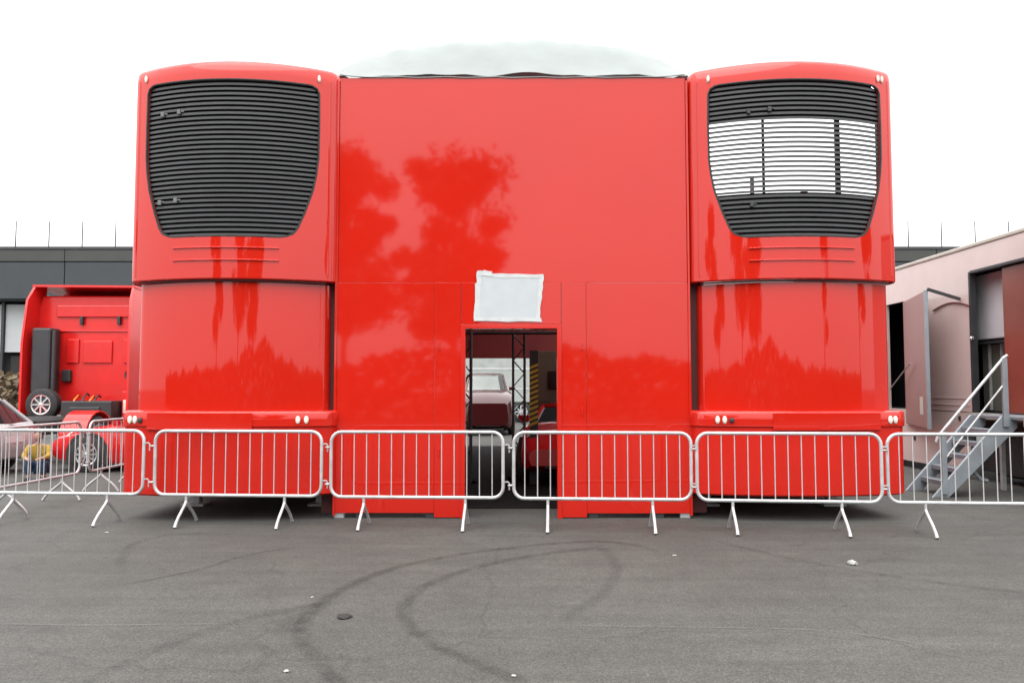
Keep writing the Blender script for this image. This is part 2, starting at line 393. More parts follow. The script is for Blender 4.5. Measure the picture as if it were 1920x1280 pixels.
def make_wheel(parent, c, r, wdt, axis='x', rim=CHROME, sgn=1, name='wheel', spokes=10):
    """tyre as the part, rim and hub below it"""
    t = MB().lathe([(-wdt/2, r*.62), (-wdt/2, r*.9), (-wdt*.38, r), (wdt*.38, r), (wdt/2, r*.9), (wdt/2, r*.62), (wdt*.3, r*.58), (-wdt*.3, r*.58), (-wdt/2, r*.62)], axis, 28)
    o = t.build(name, RUBBER, parent, smooth=40); o.location = c
    MB().lathe([(sgn*wdt*.36, r*.62), (sgn*wdt*.40, r*.40), (sgn*wdt*.40, .001)], axis, 24).build('brake_disc', PLASTIC, o, smooth=40)
    rm = MB().lathe([(sgn*wdt*.42, r*.66), (sgn*wdt*.52, r*.62), (sgn*wdt*.50, r*.55), (sgn*wdt*.37, r*.54)], axis, 28)
    for k in range(spokes):
        a = 2 * math.pi * k / spokes; ca, sa = math.cos(a), math.sin(a)
        f = lambda t, q: {'x': (t, q*ca, q*sa), 'y': (q*ca, t, q*sa)}[axis]
        rm.bar(f(sgn*wdt*.47, r*.1), f(sgn*wdt*.46, r*.57), r*.10, .03, up=f(1, 0) if axis == 'x' else (0, 1, 0))
    rm.lathe([(sgn*wdt*.38, r*.18), (sgn*wdt*.50, r*.16), (sgn*wdt*.54, r*.1), (sgn*wdt*.54, .001)], axis, 16)
    rm.build('rim', rim, o, smooth=40)
    return o

def trailer(cx, side, see_through, label):
    """side = -1 for the one on the left (its outer side is -x)"""
    t = empty('race_trailer', (cx, YC, 0))
    P = Matrix.Translation((-cx, -YC, 0))
    def part(mb, name, m, parent=None, **k):
        o = mb.build(name, m, parent or t, **k)
        if parent is None: o.location = (-cx, -YC, 0)
        return o
    hw_u, hw_l, hw_b = 1.280, 1.182, 1.310
    lx = cx + side * .005
    yb = 10.08 if see_through else 21.6
    zs = [2.89, 2.90, 3.05, 3.25, 3.40, 3.415, 3.43, 3.45, 3.48, 3.52, 3.60, 3.72, 3.86, 4.0, 4.1, 4.2, 4.3, 4.40, 4.6, 4.8, 5.0, 5.15, 5.22, 5.25, 5.28, 5.30, 5.31, 5.32, 5.40]
    rows = [(2.885, .012)] + [(z, 0) for z in zs[1:]] + [(5.49, .006), (5.53, .022), (5.56, .05), (5.582, .10), (5.592, .16)]
    up = part(shell(cx, hw_u, 0, yb, rows, hole=(3.40, 5.32), back=not see_through), 'upper_section', RED, smooth=38, solid=.035)
    # lower body, skirt and bumper
    lo = part(shell(lx, hw_l, .06, 22.0, [(1.27, 0), (1.29, 0), (2.0, 0), (2.86, 0)], bulge=.28), 'lower_body', RED, smooth=38)
    sk = part(shell(cx, hw_b - .015, -.05, 22.0, [(.30, .02), (.32, 0), (.8, 0), (1.15, 0)], bulge=.18), 'skirt', RED_LOW, smooth=38)
    bp = part(shell(cx, hw_b, -.07, 11.2, [(1.115, .02), (1.13, 0), (1.20, 0), (1.285, 0), (1.305, .012), (1.315, .04)], bulge=.18), 'bumper', RED, smooth=38)
    # hatch on the bumper, a shallow raised plate that runs to below the bumper edge
    u0, u1 = (-.93, .36) if side < 0 else (-.39, .93)
    h = arc_bar(cx, hw_b, -.07, 1.19, 0, .205, .012, .01, u0=u0, u1=u1, bulge=.18).build('hatch', RED, bp, bevel=.004)
    # rubber seam under the upper section, louvre creases below the grille
    part(arc_bar(cx, hw_u, 0, 2.872, hw_u - .12, .014, -.035, .09, 24), 'lower_seal', mat('dark_red_rubber', (.06, .006, .006), rough=.7))
    for z in (3.265, 3.115):
        part(arc_bar(cx, hw_u, 0, z, .64, .016, .016, .01), 'crease_rib', RED, bevel=.004)
    # corner trim strips on the inner side
    for s in (-1, 1):
        mb = MB().box(cx + s * (hw_u - .10) - .012, cx + s * (hw_u - .10) + .012, YC - .006, YC + .05, 2.95, 5.40)
        part(mb, 'corner_trim', RED, bevel=.004)
    # grille: frame lip, slats, backing, brackets
    g = empty('grille', (0, 0, 0), parent=t); g.location = (-cx, -YC, 0)
    lip = MB()
    zz = [r for r in zs if 3.40 <= r <= 5.32]
    for s in (-1, 1):
        lip.tube([(cx + s * lerp_tab(HTAB, z), arc_y(lerp_tab(HTAB, z), hw_u) + .012, z) for z in zz], .015, 6)
    for z, hh in ((3.404, .64), (5.316, .925)):
        lip.tube([(cx + u, arc_y(u, hw_u) + .010, z) for u in [hh * (i / 8 - 1) for i in range(17)]], .015, 6)
    lip.build('frame', RUBBER, g, smooth=60)
    pitch = .0595; z = 3.43
    while z < 5.30:
        hh = min(lerp_tab(HTAB, z - .012), lerp_tab(HTAB, z + .012)) - .006
        arc_bar(cx, hw_u, .05, z, hh, .030, .018, .018, 14, tilt=.004).build('slat', SLAT, g)
        z += pitch
    def backing(z0, z1, inset=.0, off=.12):
        rings = []; mb = MB(); nz = 10
        for k in range(nz + 1):
            zk = z0 + (z1 - z0) * k / nz; hh = min(lerp_tab(HTAB, zk) + .07, 1.11)
            rings.append([(cx + hh * (2 * i / 12 - 1), arc_y(hh * (2 * i / 12 - 1), hw_u) + off, zk) for i in range(13)])
        vs = [p for r in rings for p in r]
        fs = [(k*13+i, k*13+i+1, (k+1)*13+i+1, (k+1)*13+i) for k in range(nz) for i in range(12)]
        mb.add(vs, fs)
        return mb.build('backing_panel', DARK, g, solid=.02)
    if not see_through:
        backing(3.36, 5.38)
    else:
        backing(3.36, 3.955); backing(4.87, 5.38)
        for u, wd in ((-.405, .022), (.515, .055)):
            y = arc_y(u, hw_u)
            MB().box(cx + u - wd/2, cx + u + wd/2, y + .145, y + .19, 3.4, 5.35).build('mullion', DARK, g)
        for s in (-1, 1):   # jambs that close the opening at the sides
            MB().box(cx + s*1.10 - .025, cx + s*1.10 + .025, YC + .05, YC + .12, 3.5, 5.35).build('jamb', DARK, g)
        MB().box(cx + .30, cx + .38, 10.3, 10.35, 3.9, 4.16).build('mullion', GREYP, g)
        MB().box(cx - .36, cx - .32, 10.3, 10.35, 3.9, 4.34).build('mullion', GALV_OLD, g)
    for u, z in ((-.83, 4.93), (-.60, 4.94), (-.84, 3.84), (-.62, 3.85)) if not see_through else ((-.60, 4.95), (-.36, 4.96), (-.58, 3.80)):
        y = arc_y(u, hw_u) + .012
        MB().box(cx + u - .03, cx + u + .012, y - .012, y + .02, z - .03, z + .03).box(cx + u + .012, cx + u + .05, y, y + .02, z + .0, z + .018).build('bracket', mat('bracket_grey', (.13, .13, .13), rough=.6) if not see_through else PLASTIC, g, bevel=.005)
    # marker lamps at the top corners and lamp pairs on the bumper
    for u in ((-1.09, 1.06) if side < 0 else (-1.06, 1.04, 1.10)):
        o = oval(cx + u, arc_y(u, hw_u) - .004, 5.405, .018, .045)
        part(o, 'marker_lamp', LAMP, smooth=50)
    for u in ((-1.16, -1.09, .885, .98) if side < 0 else (-1.02, -.94, 1.06, 1.13)):
        part(oval(cx + u, arc_y(u, hw_b, -.07, .18) - .006, 1.205, .026, .048), 'bumper_lamp', LAMP, smooth=50)
    for u in ((-1.02,) if side < 0 else (-.86,)):
        part(oval(cx + u, arc_y(u, hw_b, -.07, .18) - .006, 1.20, .028, .034), 'bumper_lamp', PLASTIC, smooth=50)
    # running gear under the floor
    for yy in (17.6, 18.9, 20.2):
        for s in (-1, 1):
            w_ = make_wheel(t, (s * 1.0, yy - YC, .5), .5, .3, 'x', GALV_OLD, s, 'wheel', 8)
    for s in (-1, 1):
        part(MB().box(cx + s*.85 - .06, cx + s*.85 + .06, 10.9, 11.02, .03, .34).box(cx + s*.85 - .15, cx + s*.85 + .15, 10.8, 11.12, 0, .03), 'landing_leg', GALV_OLD)
    if see_through:
        d = part(MB().box(cx - 1.14, cx + 1.14, 11.1, 21.6, 2.865, 2.90), 'roof_deck', GREYP)
    tag(t, label, 'trailer', 'red trailers at either end of the panel wall')
    return t
trailer(-3.45, -1, False, 'tall red trailer nose on the left with a fully dark slatted grille')
trailer(3.492, 1, True, 'tall red trailer nose on the right whose slatted grille shows bright sky')

# ------------------------------------------------------------------ red panel wall with the doorway, paper notice
wall = empty('panel_wall', (0, 9.83, 0)); tag(wall, 'glossy red panel wall with a doorway between the two trailer noses', 'wall')
def wpanel(name, x0, x1, z0, z1, y=9.83, d=.05, m=RED, bev=.0025):
    o = MB().box(x0, x1, y, y + d, z0, z1).build(name, m, wall, bevel=bev); o.location = (0, -9.83, 0); return o
wpanel('panel', -2.16, 2.175, 2.8925, 5.48)
wpanel('panel', -2.195, -.9545, .065, 2.890)
wpanel('panel', -.952, -.632, .012, 2.890, y=9.822)
wpanel('panel', .612, .915, .012, 2.890, y=9.822)
wpanel('panel', .9175, 2.205, .060, 2.890)
wpanel('panel', -.626, .606, 2.375, 2.890, y=9.822)
mb = MB().box(-.632, -.576, 9.806, 9.96, .0, 2.37).box(.556, .612, 9.806, 9.96, .0, 2.37).box(-.576, .556, 9.806, 9.96, 2.318, 2.37)
o = mb.build('door_frame', RED_LOW, wall, bevel=.004); o.location = (0, -9.83, 0)
for x0, x1 in ((-2.36, -2.199), (2.209, 2.41)):
    o = MB().box(x0, x1, 9.96, 10.0, .05, 3.1).build('gasket', mat('dark_red_rubber', (.06, .006, .006), rough=.7), wall); o.location = (0, -9.83, 0)
o = MB().box(2.178, 2.208, 9.885, 9.96, 2.90, 5.44).build('gasket', mat('dark_red_rubber', (.06, .006, .006), rough=.7), wall); o.location = (0, -9.83, 0)
# upright edge profiles, corner feet and small latches
for x in (-2.178, 2.192):
    o = MB().box(x - .014, x + .014, 9.812, 9.87, .03, 5.44).build('edge_profile', RED, wall, bevel=.004); o.location = (0, -9.83, 0)
for x in (-2.12, 2.12, -1.0, 1.0, -1.85, 1.8):
    o = MB().box(x - .06, x + .06, 9.85, 9.95, 0, .063).build('foot', PLASTIC if abs(x) < 1.9 else GALV_OLD, wall, bevel=.004); o.location = (0, -9.83, 0)
for x, z in ((-.90, 2.10), (.865, 1.3), (-.90, .8), (.865, 2.1)):
    o = MB().box(x - .008, x + .012, 9.812, 9.83, z - .05, z + .05).build('latch', RED_LOW, wall, bevel=.004); o.location = (0, -9.83, 0)

notice = empty('paper_notice', (-.04, 9.82, 2.4)); tag(notice, 'white paper notice stuck with ragged tape above the doorway', 'notice')
def flat(poly, y, t, name, m, parent, jag=0):
    pts = []
    for i, (x, z) in enumerate(poly):
        x2, z2 = poly[(i + 1) % len(poly)]
        n = 6 if jag else 1
        for k in range(n):
            f = k / n; pts.append((x + (x2 - x) * f + random.uniform(-jag, jag), z + (z2 - z) * f + random.uniform(-jag, jag)))
    o = MB().prism(pts, y, y - t).build(name, m, parent); o.location = -parent.location; return o
PY = 9.818
flat([(-.445, 2.43), (.335, 2.425), (.36, 2.985), (-.43, 3.01)], PY, .002, 'sheet', PAPER, notice)
flat([(-.47, 2.44), (-.405, 2.43), (-.39, 2.86), (-.455, 2.88)], PY - .004, .0008, 'tape', TAPE, notice, .006)
flat([(-.44, 2.80), (-.385, 2.80), (-.375, 3.03), (-.44, 3.02)], PY - .0052, .0008, 'tape', TAPE, notice, .006)
flat([(-.44, 2.975), (-.25, 2.97), (-.24, 3.035), (-.43, 3.045)], PY - .0064, .0008, 'tape', TAPE, notice, .008)
flat([(-.25, 2.955), (.37, 2.945), (.385, 2.995), (-.25, 3.00)], PY - .004, .0008, 'tape', TAPE, notice, .006)
flat([(.315, 2.66), (.365, 2.66), (.395, 2.99), (.345, 2.99)], PY - .0052, .0008, 'tape', TAPE, notice, .006)
flat([(.30, 2.43), (.345, 2.42), (.36, 2.70), (.315, 2.71)], PY - .0064, .0008, 'tape', TAPE, notice, .006)
flat([(-.47, 2.41), (.37, 2.40), (.36, 2.45), (-.47, 2.455)], PY - .0074, .0008, 'tape', TAPE, notice, .006)

# ------------------------------------------------------------------ white membrane roof between the trailers
mq = empty('membrane_roof', (0, 9.85, 5.45)); tag(mq, 'domed white fabric roof rising behind the red panel wall', 'tent roof')
NX, NY = 70, 60
vs = []; fs = []
for j in range(NY + 1):
    v = j / NY; y = 9.885 + 11.7 * v ** 1.7
    for i in range(NX + 1):
        x = -2.62 + 5.24 * i / NX; q = abs(x) / 2.62
        ramp = min(1, (y - 9.885) / .95); ramp = ramp * ramp * (3 - 2 * ramp) * .72 + .28 * ramp
        fall = 1 - .2 * max(0, (y - 11.6) / 10)
        dome = .95 * (.42 * (1 - q ** 2) + .58 * (1 - q ** 11)) * ramp * fall
        hem = .018 * math.sin(x * 4.1 + 1) + .012 * math.sin(x * 9.3) + .010 * mnoise.noise((x * 3, 0, 3))
        wr = .040 * mnoise.noise((x * 1.7, y * 2.2, 0)) + .030 * mnoise.noise((x * 4.5 + y, y * 3, 4)) + .02 * math.sin(x * 5.2 + 1.5 * mnoise.noise((x, y, 7))) * (.3 + q)
        fold = .028 * math.sin(x * 7 + 2 * mnoise.noise((x, y, 1))) * max(0, 1 - (y - 9.885) / .5)
        edge_up = .02 * max(0, q - .86) / .14
        zt_ = (5.480 + dome + hem * max(.0, 1 - (y - 9.885) * 2) + wr * min(1, ramp * 3) + fold * (1 - q ** 6) * .6 + edge_up)
        if abs(x) > 2.10: y = max(y, 10.12); zt_ = max(zt_, 5.63)
        vs.append((x, y, zt_))
for j in range(NY):
    for i in range(NX): a = j * (NX + 1) + i; fs.append((a, a + 1, a + NX + 2, a + NX + 1))
o = MB().add(vs, fs).build('fabric', MEMBRANE, mq, smooth=80, solid=.006); o.location = -mq.location
c = [(-2.16, 9.80, 5.515), (-2.10, 9.81, 5.507), (-2.0, 9.815, 5.498), (-1.85, 9.82, 5.49)] + [(-1.6 + .2 * i, 9.822, 5.487 + .006 * math.sin(i * 2.1)) for i in range(17)] + [(1.85, 9.82, 5.492), (2.0, 9.815, 5.500), (2.17, 9.805, 5.517)]
o = MB().tube(c, .008, 6).build('edge_cord', MEMBRANE, mq, smooth=60); o.location = -mq.location
for k in range(4):
    y = 11.2 + 3.0 * k
    pts = [(-2.12 + 4.24 * i / 20, y, 5.40 + .70 * (1 - abs(-1 + i / 10) ** 3) * (1 - .16 * max(0, (y - 11.6) / 10))) for i in range(21)]
    o = MB().tube(pts, .03, 8).build('hoop', GALV_OLD, mq, smooth=60); o.location = -mq.location

# ------------------------------------------------------------------ crowd barriers
BW, BH, BB = 1.985, 1.085, .345
def make_barrier():
    b = empty('crowd_barrier')
    r = .12; pts = []
    for cx_, cz_, a0 in ((BW/2 - r, BH - r, 0), (-BW/2 + r, BH - r, 90), (-BW/2 + r, BB + r, 180), (BW/2 - r, BB + r, 270)):
        for k in range(6):
            a = R(a0 + 18 * k); pts.append((cx_ + r * math.cos(a), 0, cz_ + r * math.sin(a)))
    MB().tube(pts, .0195, 10, True).build('frame', GALV, b, smooth=60)
    bar = None
    for i in range(13):
        x = -BW/2 + .125 + (BW - .25) * i / 12
        if bar is None: bar = MB().tube([(0, 0, BB), (0, 0, BH)], .0064, 6).build('bar', GALV, b, smooth=60); bar.location = (x, 0, 0)
        else: share(bar, 'bar', b, (x, 0, 0))
    for x in (-BW/2 + .385, BW/2 - .43):
        leg = MB()
        leg.tube([(0, 0, BB), (0, 0, .25)], .017, 8)
        for s in (-1, 1):
            leg.tube([(0, 0, .27), (0, s*.03, .235), (0, s*.17, .125), (0, s*.235, .06), (0, s*.265, .012)], [.017, .017, .017, .018, .021], 8)
        l = leg.build('leg', GALV, b, smooth=60); l.location = (x, 0, 0)
    for z in (.94, .52):
        # hook one side, ring the other
        hk = MB().tube([(BW/2, 0, z), (BW/2 + .055, 0, z + .005), (BW/2 + .07, 0, z - .01), (BW/2 + .07, 0, z - .085)], .009, 6)
        hk.build('hook', GALV, b, smooth=60)
        ring = MB().tube([(-BW/2 - .035 + .028 * math.cos(a), .028 * math.sin(a), z - .03) for a in [2*math.pi*k/12 for k in range(12)]], .008, 6, True)
        ring.bar((-BW/2 - .012, 0, z - .03), (-BW/2, 0, z - .03), .012, .012)
        ring.build('ring', GALV, b, smooth=60)
    return b
proto = make_barrier()
row = [(-5.32, 'crowd barrier in the front row ending left of the left trailer bumper'),
       (-3.19, 'crowd barrier standing in front of the left trailer nose'),
       (-1.09, 'crowd barrier in front of the red wall, left half of the doorway'),
       (1.01, 'crowd barrier in front of the red wall, right half of the doorway'),
       (3.05, 'crowd barrier standing in front of the right trailer nose'),
       (5.10, 'crowd barrier in the front row before the aluminium steps')]
for i, (x, lab) in enumerate(row):
    b = proto if i == 0 else copy_tree(proto)
    b.location = (x, 9.10 - .078 * x + random.uniform(-.02, .02), 0); b.rotation_euler = (R(random.uniform(-.5, .5)), R(random.uniform(-.12, .12)), math.atan(-.078) + R(random.uniform(-1.1, 1.1)))
    tag(b, lab, 'barrier', 'steel crowd barriers')
for (x, y, rz, lab) in ((-6.36, 10.75, 88, 'crowd barrier set edge on, going back from the left end of the front row'),
                        (-6.30, 12.90, 91, 'farther crowd barrier beside the left trailer, nearest the red car')):
    b = copy_tree(proto); b.location = (x, y, 0); b.rotation_euler = (0, 0, R(rz)); tag(b, lab, 'barrier', 'steel crowd barriers')
    for ch in b.children: ch.data = ch.data.copy() if ch.name.startswith('frame') else ch.data

# ------------------------------------------------------------------ cars
def make_car(name, paint, L=4.3, W=1.78, H=1.35, hood=.92, tail=.98, nose=.62, scr=(.95, .25), rear=(-1.0, -1.75), wr=.33, rim=CHROME, glass=GLASS):
    """length along local x (front = +x). scr = windscreen base x / roof front x, rear = roof rear x / rear glass base x"""
    c = empty(name); hw = W / 2
    st = [(-L/2, .45, nose + .12, .80, .0), (-L/2 + .06, .30, tail - .12, .90, .01), (-L/2 + .35, .22, tail - .02, .97, .02), (-L/2 + .9, .18, tail, 1.0, .03), (-.4, .17, (hood + tail)/2, 1.0, .03), (scr[0], .17, hood + .01, 1.0, .03),
          (L/2 - .95, .18, hood - .05, .99, .05), (L/2 - .5, .20, hood - .13, .95, .05), (L/2 - .18, .24, nose + .06, .88, .04), (L/2, .34, nose - .06, .74, .0)]
    rings = []
    for x, zb, zt, wf, cr in st:
        w_ = hw * wf
        rings.append([(x, -w_*.93, zb), (x, -w_, zb + .12), (x, -w_*1.0, zb + (zt - zb) * .55), (x, -w_*.95, zt - .05), (x, -w_*.84, zt), (x, -w_*.4, zt + cr), (x, 0, zt + cr*1.2),
                      (x, w_*.4, zt + cr), (x, w_*.84, zt), (x, w_*.95, zt - .05), (x, w_, zb + (zt - zb) * .55), (x, w_, zb + .12), (x, w_*.93, zb)])
    MB().loft(rings).build('body', paint, c, smooth=35)
    zb = min(hood, tail) - .03; a, b = hw * .88, hw * .66
    base = [(scr[0] + .05, 0), (rear[1] - .05, 0)]
    lowr = [(scr[0], -a*.9, zb), (scr[0] + .14, 0, zb), (scr[0], a*.9, zb), (-.2, a*1.02, zb), (rear[1], a*.88, zb), (rear[1] - .06, 0, zb), (rear[1], -a*.88, zb), (-.2, -a*1.02, zb)]
    topr = [(scr[1], -b, H - .07), (scr[1] + .1, 0, H - .05), (scr[1], b, H - .07), (-.3, b*1.04, H - .03), (rear[0], b*.95, H - .08), (rear[0] - .05, 0, H - .06), (rear[0], -b*.95, H - .08), (-.3, -b*1.04, H - .03)]
    MB().loft([lowr, topr]).build('glazing', glass, c, smooth=20)
    up = [(x*.97, y*.9, H - (.0 if abs(y) < .1 else .015)) for x, y, z in topr]
    tp = [(x, y*1.02, z - .01) for x, y, z in topr]
    MB().loft([tp, up]).build('roof', paint, c, smooth=50)
    for i in (0, 2, 3, 4, 6, 7): MB().bar(lowr[i], topr[i], .06, .06).build('pillar', paint, c)
    xf, xr = L/2 - .86, -L/2 + .86
    for x in (xf, xr):
        for s in (-1, 1):
            MB().lathe([(s*(hw - .12), wr + .07), (s*(hw + .004), wr + .07), (s*(hw + .006), wr - .02), (s*(hw - .12), wr - .02)], 'x', 28).build('wheel_arch', RUBBER, c, smooth=40).matrix_local = Matrix.Translation((x, 0, wr)) @ Matrix.Rotation(R(90), 4, 'Z')
            make_wheel(c, (x, s * (hw - .075), wr), wr, .21, 'y', rim, s, 'wheel', 10)
    for s in (-1, 1):
        hl = MB().loft([[(L/2 - .50 + .05*q, s*hw*.80, nose + .16 - .0*q), (L/2 - .22, s*hw*.62, nose + .05), (L/2 - .13, s*hw*.60, nose - .03), (L/2 - .30, s*hw*.865, nose - .0)] for q in (0, 1)])
        hl.build('headlight', LAMP, c)
        MB().box(-L/2 - .006, -L/2 + .08, s*hw*.66 - .12, s*hw*.66 + .12, tail - .28, tail - .16).build('tail_light', mat('red_lens', (.35, .01, .01), rough=.2), c, bevel=.02)
        MB().loft([[(scr[0] - .25, s*(hw*.98 + q), hood + .02), (scr[0] - .12, s*(hw*.98 + q), hood + .03), (scr[0] - .12, s*(hw*.98 + q), hood + .15), (scr[0] - .27, s*(hw*.98 + q), hood + .14)] for q in (-.08, .12)]).build('mirror', paint, c, bevel=.02)
    MB().box(L/2 - .09, L/2 - .02, -hw*.45, hw*.45, .30, .44).build('grille', PLASTIC, c)
    MB().box(-L/2 - .01, -L/2 + .05, -.26, .26, tail - .44, tail - .33).build('number_plate', GREYP, c)
    return c
car = make_car('parked_car', RED_CAR, L=4.0, H=1.14, hood=.86, tail=.90, nose=.60, scr=(.75, .05), rear=(-.7, -1.7), wr=.34)
car.location = (-6.80, 15.88, 0); car.rotation_euler = (0, 0, R(178))
tag(car, 'low red sports car parked behind the barriers at the left', 'car')
car = make_car('parked_car', SILVER, L=3.9, H=1.42, hood=.92, tail=1.02, nose=.66, scr=(.85, .30), rear=(-1.35, -1.85), wr=.31)
car.location = (-11.12, 14.75, 0); car.rotation_euler = (0, 0, R(180))
tag(car, 'silver hatchback cut off by the left edge of the picture', 'car')
car = make_car('parked_car', MAROON, L=4.5, W=1.80, H=2.08, hood=1.46, tail=1.40, nose=1.12, scr=(.80, .45), rear=(-1.6, -2.0), wr=.42, glass=CLEAR)
car.location = (-.95, 28.5, 0); car.rotation_euler = (0, 0, R(-86))
tag(car, 'dark red off-road car facing us at the far end of the doorway view', 'car')
car = make_car('parked_car', RED_CAR, L=4.3, H=1.30, hood=.95, tail=.96, nose=.66, scr=(.85, .15), rear=(-.9, -1.8), wr=.34)
car.location = (1.18, 14.9, 0); car.rotation_euler = (0, 0, R(-97))
tag(car, 'red car parked inside just right of the hazard-striped post', 'car')

mt_ = MB().box(-2.1, 2.1, 10.6, 21.6, .003, .012).build('floor_mat', mat('black_matting', (.009, .008, .008), rough=1, var=.3, vscale=4, spec=.1)); tag(mt_, 'black floor matting laid under the roof inside the doorway', 'mat')
# ------------------------------------------------------------------ under the roof: lattice frame, hazard post, screen, fascia
TRUSS = mat('black_truss', (.045, .045, .045), rough=.5, var=.2)
def truss(name, a, b, w, label, braces, bname='chord'):
    t = empty(name, a); a, b = Vector(a), Vector(b); d = b - a
    horiz = abs(d.z) < .1
    e1, e2 = (Vector((0, w/2, 0)), Vector((0, 0, w/2))) if horiz else (Vector((w/2, 0, 0)), Vector((0, w/2, 0)))
    for i, j in ((-1, -1), (1, -1), (1, 1), (-1, 1)):
        MB().tube([i*e1 + j*e2, d + i*e1 + j*e2], .022, 8).build('chord', TRUSS, t, smooth=60)
    n = braces
    for k in range(n):
        p, q = d * k / n, d * (k + 1) / n
        for face in ((e1, e2), (-1*e1, e2), (e2, e1), (-1*e2, e1)):
            s = 1 if k % 2 else -1
            MB().tube([p + face[0] - s*face[1], q + face[0] + s*face[1]], .010, 5).build('brace', TRUSS, t)
    if not horiz:
        MB().box(-w, w, -w, w, 0, .012).build('base_plate', GALV_OLD, t)
    return tag(t, label, 'truss')
truss('lattice_tower', (.12, 14.0, 0), (.12, 14.0, 2.52), .20, 'upright lattice post in the middle of the doorway view', 11)
truss('lattice_tower', (-.78, 13.4, 0), (-.78, 13.4, 2.52), .18, 'upright lattice post at the left edge of the doorway', 11)
truss('lattice_beam', (-1.9, 13.7, 2.60), (2.0, 13.7, 2.60), .15, 'dark lattice beam across the top of the doorway view', 18)
hz = empty('hazard_post', (.36, 13.2, 0)); tag(hz, 'post with yellow and black hazard stripes inside the doorway', 'post')
MB().box(-.07, .07, -.05, .05, 0, 2.2).build('core', PLASTIC, hz)
for k in range(12):
    z = .95 + .085 * k
    if z > 1.95: break
    MB().add([(-.072, -.056, z), (.072, -.056, z + .06), (.072, -.056, z + .105), (-.072, -.056, z + .045), (-.072, -.051, z), (.072, -.051, z + .06), (.072, -.051, z + .105), (-.072, -.051, z + .045)],
             [(0,1,2,3),(7,6,5,4),(0,4,5,1),(1,5,6,2),(2,6,7,3),(3,7,4,0)]).build('stripe', HAZY, hz)
sc_ = empty('tool_cabinet', (1.05, 17.8, 0)); tag(sc_, 'brown cabinet with a dark screen behind the hazard post', 'cabinet')
MB().box(-.62, .75, -.02, .5, 0, 2.4).build('body', mat('brown_board', (.11, .075, .05), rough=.6), sc_, bevel=.01)
MB().box(-.25, .55, -.05, -.025, 1.55, 1.95).build('screen', GLASS, sc_, bevel=.008)
MB().box(-.5, .65, -.04, -.025, .1, 1.3).build('door', mat('brown_board_dark', (.07, .05, .035), rough=.6), sc_, bevel=.008)
fa = MB().box(-2.12, 2.1, 21.2, 21.28, 2.36, 3.4).build('end_fascia', CURTAIN, bevel=.01); tag(fa, 'dull maroon fascia board at the far end under the roof', 'fascia')
en = MB().box(-2.2, 2.2, 21.35, 21.42, 3.42, 5.6).build('end_curtain', MEMBRANE, bevel=.01); tag(en, 'pale gable sheet closing the far end of the roof', 'curtain')

# ------------------------------------------------------------------ tractor unit behind, on the left
tr = empty('truck_tractor', (-10.0, 18.75, 0)); tag(tr, 'red truck tractor seen from behind beyond the barriers at the left', 'truck')
def tp(mb, name, m, parent=None, **k): return mb.build(name, m, parent or tr, **k)
cabm = MB().loft([[(x, 0, z) if 0 else (x, y, z) for x, z in ((-1.22, .95), (1.22, .95), (1.24, 1.4), (1.24, 3.3), (1.12, 3.75), (-1.12, 3.75), (-1.24, 3.3), (-1.24, 1.4))] for y in (.02, 1.3, 2.0)] +
                 [[(x*.97, 2.25, z*.97 + .03) for x, z in ((-1.22, .95), (1.22, .95), (1.24, 1.4), (1.24, 2.5), (1.12, 2.6), (-1.12, 2.6), (-1.24, 2.5), (-1.24, 1.4))]])
tp(cabm, 'cab', RED_CAB, bevel=.04, smooth=40)
# roof deflector: sloping shell with a hollow back
tp(MB().add([(-1.20, -.25, 3.98), (1.20, -.25, 3.96), (1.18, 1.0, 3.9), (-1.18, 1.0, 3.9), (-1.2, 1.8, 3.3), (1.2, 1.8, 3.3)], [(0, 1, 2, 3), (3, 2, 5, 4)]), 'roof_deflector', RED_CAB, solid=.05)
for s in (-1, 1):
    tp(MB().loft([[(s*1.25, -.55, z0), (s*1.20, -.55, z0), (s*1.18, .2, z0), (s*1.25, .2, z0)] for z0 in (.98, 2.6)] + [[(s*1.22, -.45, 3.6), (s*1.17, -.45, 3.6), (s*1.15, .2, 3.6), (s*1.22, .2, 3.6)], [(s*1.17, -.22, 3.97), (s*1.12, -.22, 3.97), (s*1.10, .2, 3.97), (s*1.17, .2, 3.97)]]), 'side_fairing', RED_CAB, smooth=30)
tp(MB().box(-.75, .98, -.03, .018, 3.24, 3.52), 'upper_panel', RED_CAB, bevel=.02)
tp(MB().box(-1.1, 1.2, -.015, .018, 2.90, 2.93), 'seam_rib', RED_CAB, bevel=.008)
for x0, x1, z0, z1 in ((-.10, .58, 2.16, 2.68), (.85, 1.14, 2.16, 2.72), (-.48, -.2, 2.16, 2.72)):
    tp(MB().box(x0, x1, -.02, .018, z0, z1), 'pressed_panel', RED_CAB, bevel=.012)
for x in (-.14, .74):
    tp(MB().box(x - .035, x + .035, -.07, .018, 3.06, 3.26), 'bracket', PLASTIC, bevel=.01)
st_ = tp(MB().box(-1.06, -.62, -.46, -.02, 1.45, 2.96), 'air_intake', PLASTIC, bevel=.05)
tp(MB().tube([(-.56, -.40, 1.3), (-.56, -.40, 2.9)], .05, 10), 'exhaust_stack', PLASTIC, smooth=60)
tp(MB().lathe([(.02, .001), (-.06, .14), (-.06, .15), (.02, .17)], 'y', 20, (1.06, 0, 1.88)), 'vent', PLASTIC, smooth=40)
tp(MB().box(-.55, -.35, -.09, .018, 1.72, 2.0), 'valve_box', PLASTIC, bevel=.02)
make_wheel(tr, (-.64, -.60, 1.20), .36, .24, 'y', CHROME, -1, 'spare_wheel', 8)
tp(MB().box(-.2, .95, -.7, -.02, .78, 1.28).box(0, .7, -.75, -.7, .9, 1.15), 'battery_box', PLASTIC, bevel=.03)
